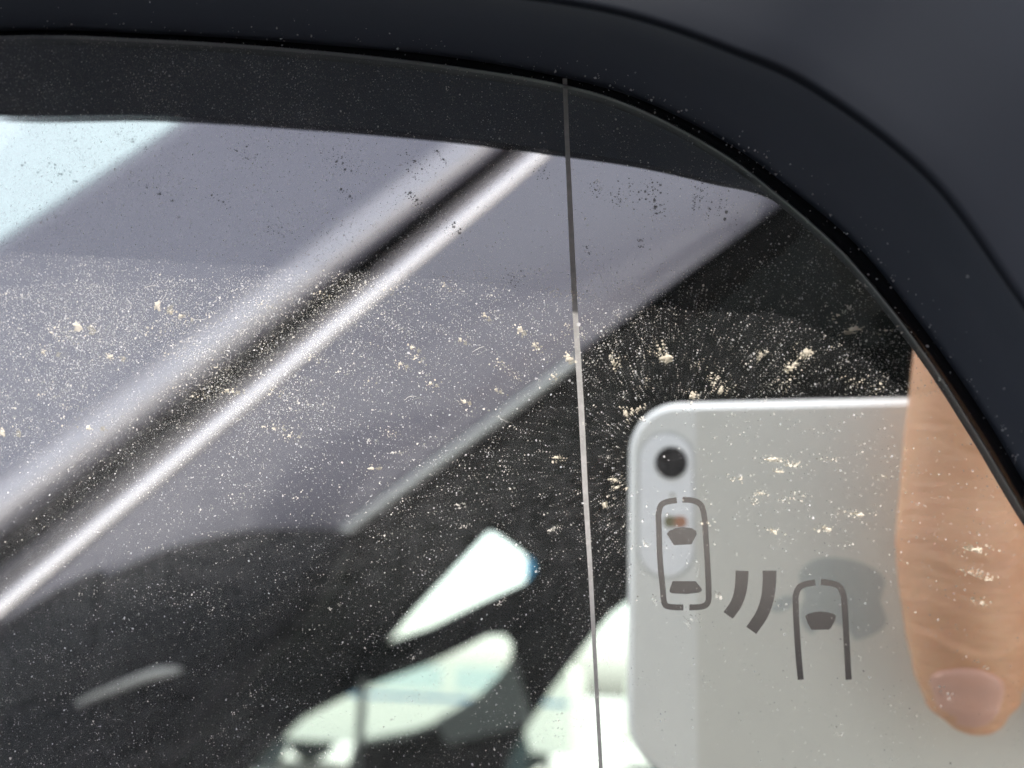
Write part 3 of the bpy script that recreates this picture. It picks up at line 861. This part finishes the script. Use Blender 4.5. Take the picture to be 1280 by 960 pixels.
# cabin: lining on all sides, open towards this window
zt, zb = 0.40, -0.55
def boxpanel(name, p0, p1, m, th=0.02, parent=None):
    bm = bmesh.new(); c = (Vector(p0)+Vector(p1))/2; s = Vector(p1)-Vector(p0)
    bevel_box(bm, c, (max(abs(s.x), th), max(abs(s.y), th), max(abs(s.z), th)), 0.004, 1)
    return bmobj(name, bm, m, parent or car)
FAR = 1.55
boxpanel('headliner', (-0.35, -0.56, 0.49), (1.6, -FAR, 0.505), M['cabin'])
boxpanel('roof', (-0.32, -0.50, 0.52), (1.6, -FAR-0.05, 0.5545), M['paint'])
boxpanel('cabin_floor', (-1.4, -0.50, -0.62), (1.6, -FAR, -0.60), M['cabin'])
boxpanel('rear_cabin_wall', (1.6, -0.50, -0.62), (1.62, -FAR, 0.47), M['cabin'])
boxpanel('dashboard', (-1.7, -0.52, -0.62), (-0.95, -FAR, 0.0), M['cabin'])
# far side of the cabin with its window openings
def rp(x_, y_): return refl(x_, y_, FAR)
O1 = [(476, 808), (500, 779), (555, 721), (607, 666), (616, 666), (642, 684), (666, 702), (668, 712), (655, 729), (600, 754), (530, 789)]
O2 = [(270, 1010), (325, 948), (372, 902), (450, 862), (540, 829), (610, 795), (630, 794), (640, 806), (638, 824), (606, 868), (565, 902), (505, 922), (440, 935), (425, 1010)]
O3 = [(900, 660), (800, 742), (765, 768), (735, 803), (690, 862), (640, 940), (612, 1010), (900, 1010)]
outer = [(-900, 1120), (0, 450), (600, 20), (2300, -100), (2300, 1400), (-900, 1400)]
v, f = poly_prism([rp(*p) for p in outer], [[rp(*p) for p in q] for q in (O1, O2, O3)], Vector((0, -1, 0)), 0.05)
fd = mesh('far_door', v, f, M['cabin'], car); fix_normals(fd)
mesh('far_window', [refl(-300, 600, FAR+0.03), refl(1100, 600, FAR+0.03), refl(1100, 1100, FAR+0.03), refl(-300, 1100, FAR+0.03)], [(0, 1, 2, 3)], M['farglass'], car)
# door below the window and outer skin
boxpanel('door_panel', (-0.55, -0.40, -0.85), (1.3, -0.44, -0.30), M['paint'])
v, f = poly_prism([refl(a, b_, FAR-0.06) for a, b_ in [(641, 826), (662, 905), (560, 930), (543, 902), (596, 872)]], [], Vector((0, -1, 0)), 0.02)
fix_normals(mesh('grey_pillar_cover', v, f, M['lighttrim'], car))
v, f = poly_prism([refl(a, b_, FAR-0.01) for a, b_ in [(449, 850), (456, 850), (446, 1010), (438, 1010)]], [], Vector((0, -1, 0)), 0.02)
fix_normals(mesh('quarter_window_bar', v, f, M['lighttrim'], car))
# seat with headrest
bm = bmesh.new()
bevel_box(bm, (0.55, -0.85, -0.05), (0.16, 0.42, 0.65), 0.05, 3, Matrix.Rotation(R(-12), 3, 'Y'))
bevel_box(bm, (0.62, -0.85, 0.33), (0.10, 0.26, 0.17), 0.04, 3, Matrix.Rotation(R(-12), 3, 'Y'))
bmobj('seat', bm, M['seat'], car, True)
# mirror foot: black moulding filling the front lower corner of the window
foot_px = [(-260, 905), (-120, 845), (0, 780), (60, 742), (122, 712), (131, 722), (160, 706), (220, 682), (300, 664), (370, 660), (425, 662), (440, 680), (400, 760), (310, 850), (220, 960), (150, 1150), (100, 1350), (-260, 1350)]
def foot():
    rings = []
    cx_, cy_ = 80, 960
    base = catmull([Vector((a, b_, 0)) for a, b_ in foot_px], 4)
    for s, d in ((1.0, 0.372), (1.0, 0.352), (0.985, 0.342), (0.93, 0.330), (0.82, 0.318), (0.62, 0.305), (0.35, 0.298), (0.1, 0.296)):
        rings.append([refl(cx_+(p.x-cx_)*s, cy_+(p.y-cy_)*s, d) for p in base])
    v, f = loft(rings); n = len(base)
    f.append(tuple(range(len(v)-n, len(v)))); f.append(tuple(range(n)))
    return v, f
fv, ff = foot()
ft = mesh('mirror_foot', fv, ff, M['basepl'], mirror, True); fix_normals(ft)
# sheen on the foot, put in as a thin pale tube
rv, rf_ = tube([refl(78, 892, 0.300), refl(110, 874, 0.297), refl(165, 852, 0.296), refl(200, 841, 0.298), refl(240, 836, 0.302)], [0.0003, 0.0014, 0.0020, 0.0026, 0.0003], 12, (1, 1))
fix_normals(mesh('foot_sheen_streak', rv, rf_, M['lighttrim'], mirror, True))

# ================================================================= VEHICLES BEYOND
def van(name, org, label, flip=1):
    r_ = empty(name, org)
    tag(r_, label, 'car')
    x0, y0, z0 = org
    # side profile in X-Z, extruded along Y
    prof = [(-2.3, 0.35), (-2.3, 0.95), (-2.15, 1.15), (-1.55, 1.28), (-1.0, 1.95), (-0.8, 2.05), (2.1, 2.05), (2.25, 1.9), (2.3, 0.35), (1.85, 0.35), (1.75, 0.62), (1.5, 0.74), (1.25, 0.62), (1.15, 0.35), (-1.0, 0.35), (-1.1, 0.62), (-1.35, 0.74), (-1.6, 0.62), (-1.7, 0.35)]
    prof = [(flip*a, b_) for a, b_ in prof]
    def P(a, b_, yy): return Vector((x0+a, y0+yy, z0+(b_ if b_ < 0.75 else 0.75+(b_-0.75)*0.42)))
    v, f = poly_prism([P(a, b_, 0) for a, b_ in prof], [], Vector((0, -1, 0)), 1.8)
    ob = mesh('body', v, f, M['vanwhite'], r_); fix_normals(ob)
    for w in ([(-1.4, 1.3), (-0.95, 1.85), (-0.35, 1.85), (-0.35, 1.25)], [(-0.2, 1.25), (-0.2, 1.85), (0.8, 1.85), (0.8, 1.25)], [(0.95, 1.25), (0.95, 1.85), (2.0, 1.85), (2.0, 1.25)]):
        v, f = poly_prism([P(flip*a, b_, 0.01) for a, b_ in w], [], Vector((0, -1, 0)), 0.02)
        ob = mesh('window', v, f, M['skywindow'], r_); fix_normals(ob)
    v, f = poly_prism([P(flip*a, b_, 0.008) for a, b_ in [(-2.1, 0.98), (2.25, 0.98), (2.25, 1.08), (-2.0, 1.08)]], [], Vector((0, -1, 0)), 0.02)
    ob = mesh('blue_stripe', v, f, M['vanblue'], r_); fix_normals(ob)
    for wx in (-1.35, 1.5):
        for yy in (0.02, -1.62):
            v = []; n = 32
            for (rad_, dy) in ((0.30, 0), (0.33, -0.03), (0.33, -0.18), (0.30, -0.2)):
                v.append([P(flip*wx + rad_*math.cos(2*math.pi*k/n), 0.33 + rad_*math.sin(2*math.pi*k/n), yy+dy) for k in range(n)])
            vv, f = loft(v); f.append(tuple(range(n))); f.append(tuple(range(len(vv)-n, len(vv))))
            wo = mesh('wheel', vv, f, M['tyre'], r_); fix_normals(wo)
            v2, f2 = loft([[P(flip*wx + q_*math.cos(2*math.pi*k/n), 0.33 + q_*math.sin(2*math.pi*k/n), yy+dy_) for k in range(n)] for q_, dy_ in ((0.19, 0.004), (0.17, 0.012), (0.05, 0.02))])
            f2.append(tuple(range(n))); f2.append(tuple(range(len(v2)-n, len(v2))))
            mesh('rim', v2, f2, M['lighttrim'], wo)
    return r_
van('parked_car', (-3.4, -10.5, -1.0), 'cream parked estate car with a thin blue stripe, glimpsed through the far car windows')
van('parked_car', (1.6, -13.5, -1.0), 'white parked car farther away, behind and right of the cream one', -1)

sg_c = TURN @ refl(690, 705, 12.0)
sgn = empty('sign', (sg_c.x, sg_c.y, -1.0))
tag(sgn, 'blue signboard on a grey post, glimpsed at the corner of the far car window', 'sign')
bm = bmesh.new(); bevel_box(bm, sg_c, (0.72, 0.04, 0.62), 0.01, 1); bmobj('board', bm, M['vanblue'], sgn)
bm = bmesh.new(); bevel_box(bm, (sg_c.x, sg_c.y-0.05, (sg_c.z-1)/2), (0.07, 0.05, sg_c.z+1), 0.01, 1); bmobj('post', bm, M['lighttrim'], sgn)

# ---------------------------------------------------------------- turn the mirror frame into the world
bpy.context.view_layer.update()
for ob in list(bpy.data.objects):
    if ob.parent is None and ob.name.split('.')[0] not in ('road', 'parked_car', 'sun', 'sign'):
        ob.matrix_world = TURN @ ob.matrix_world
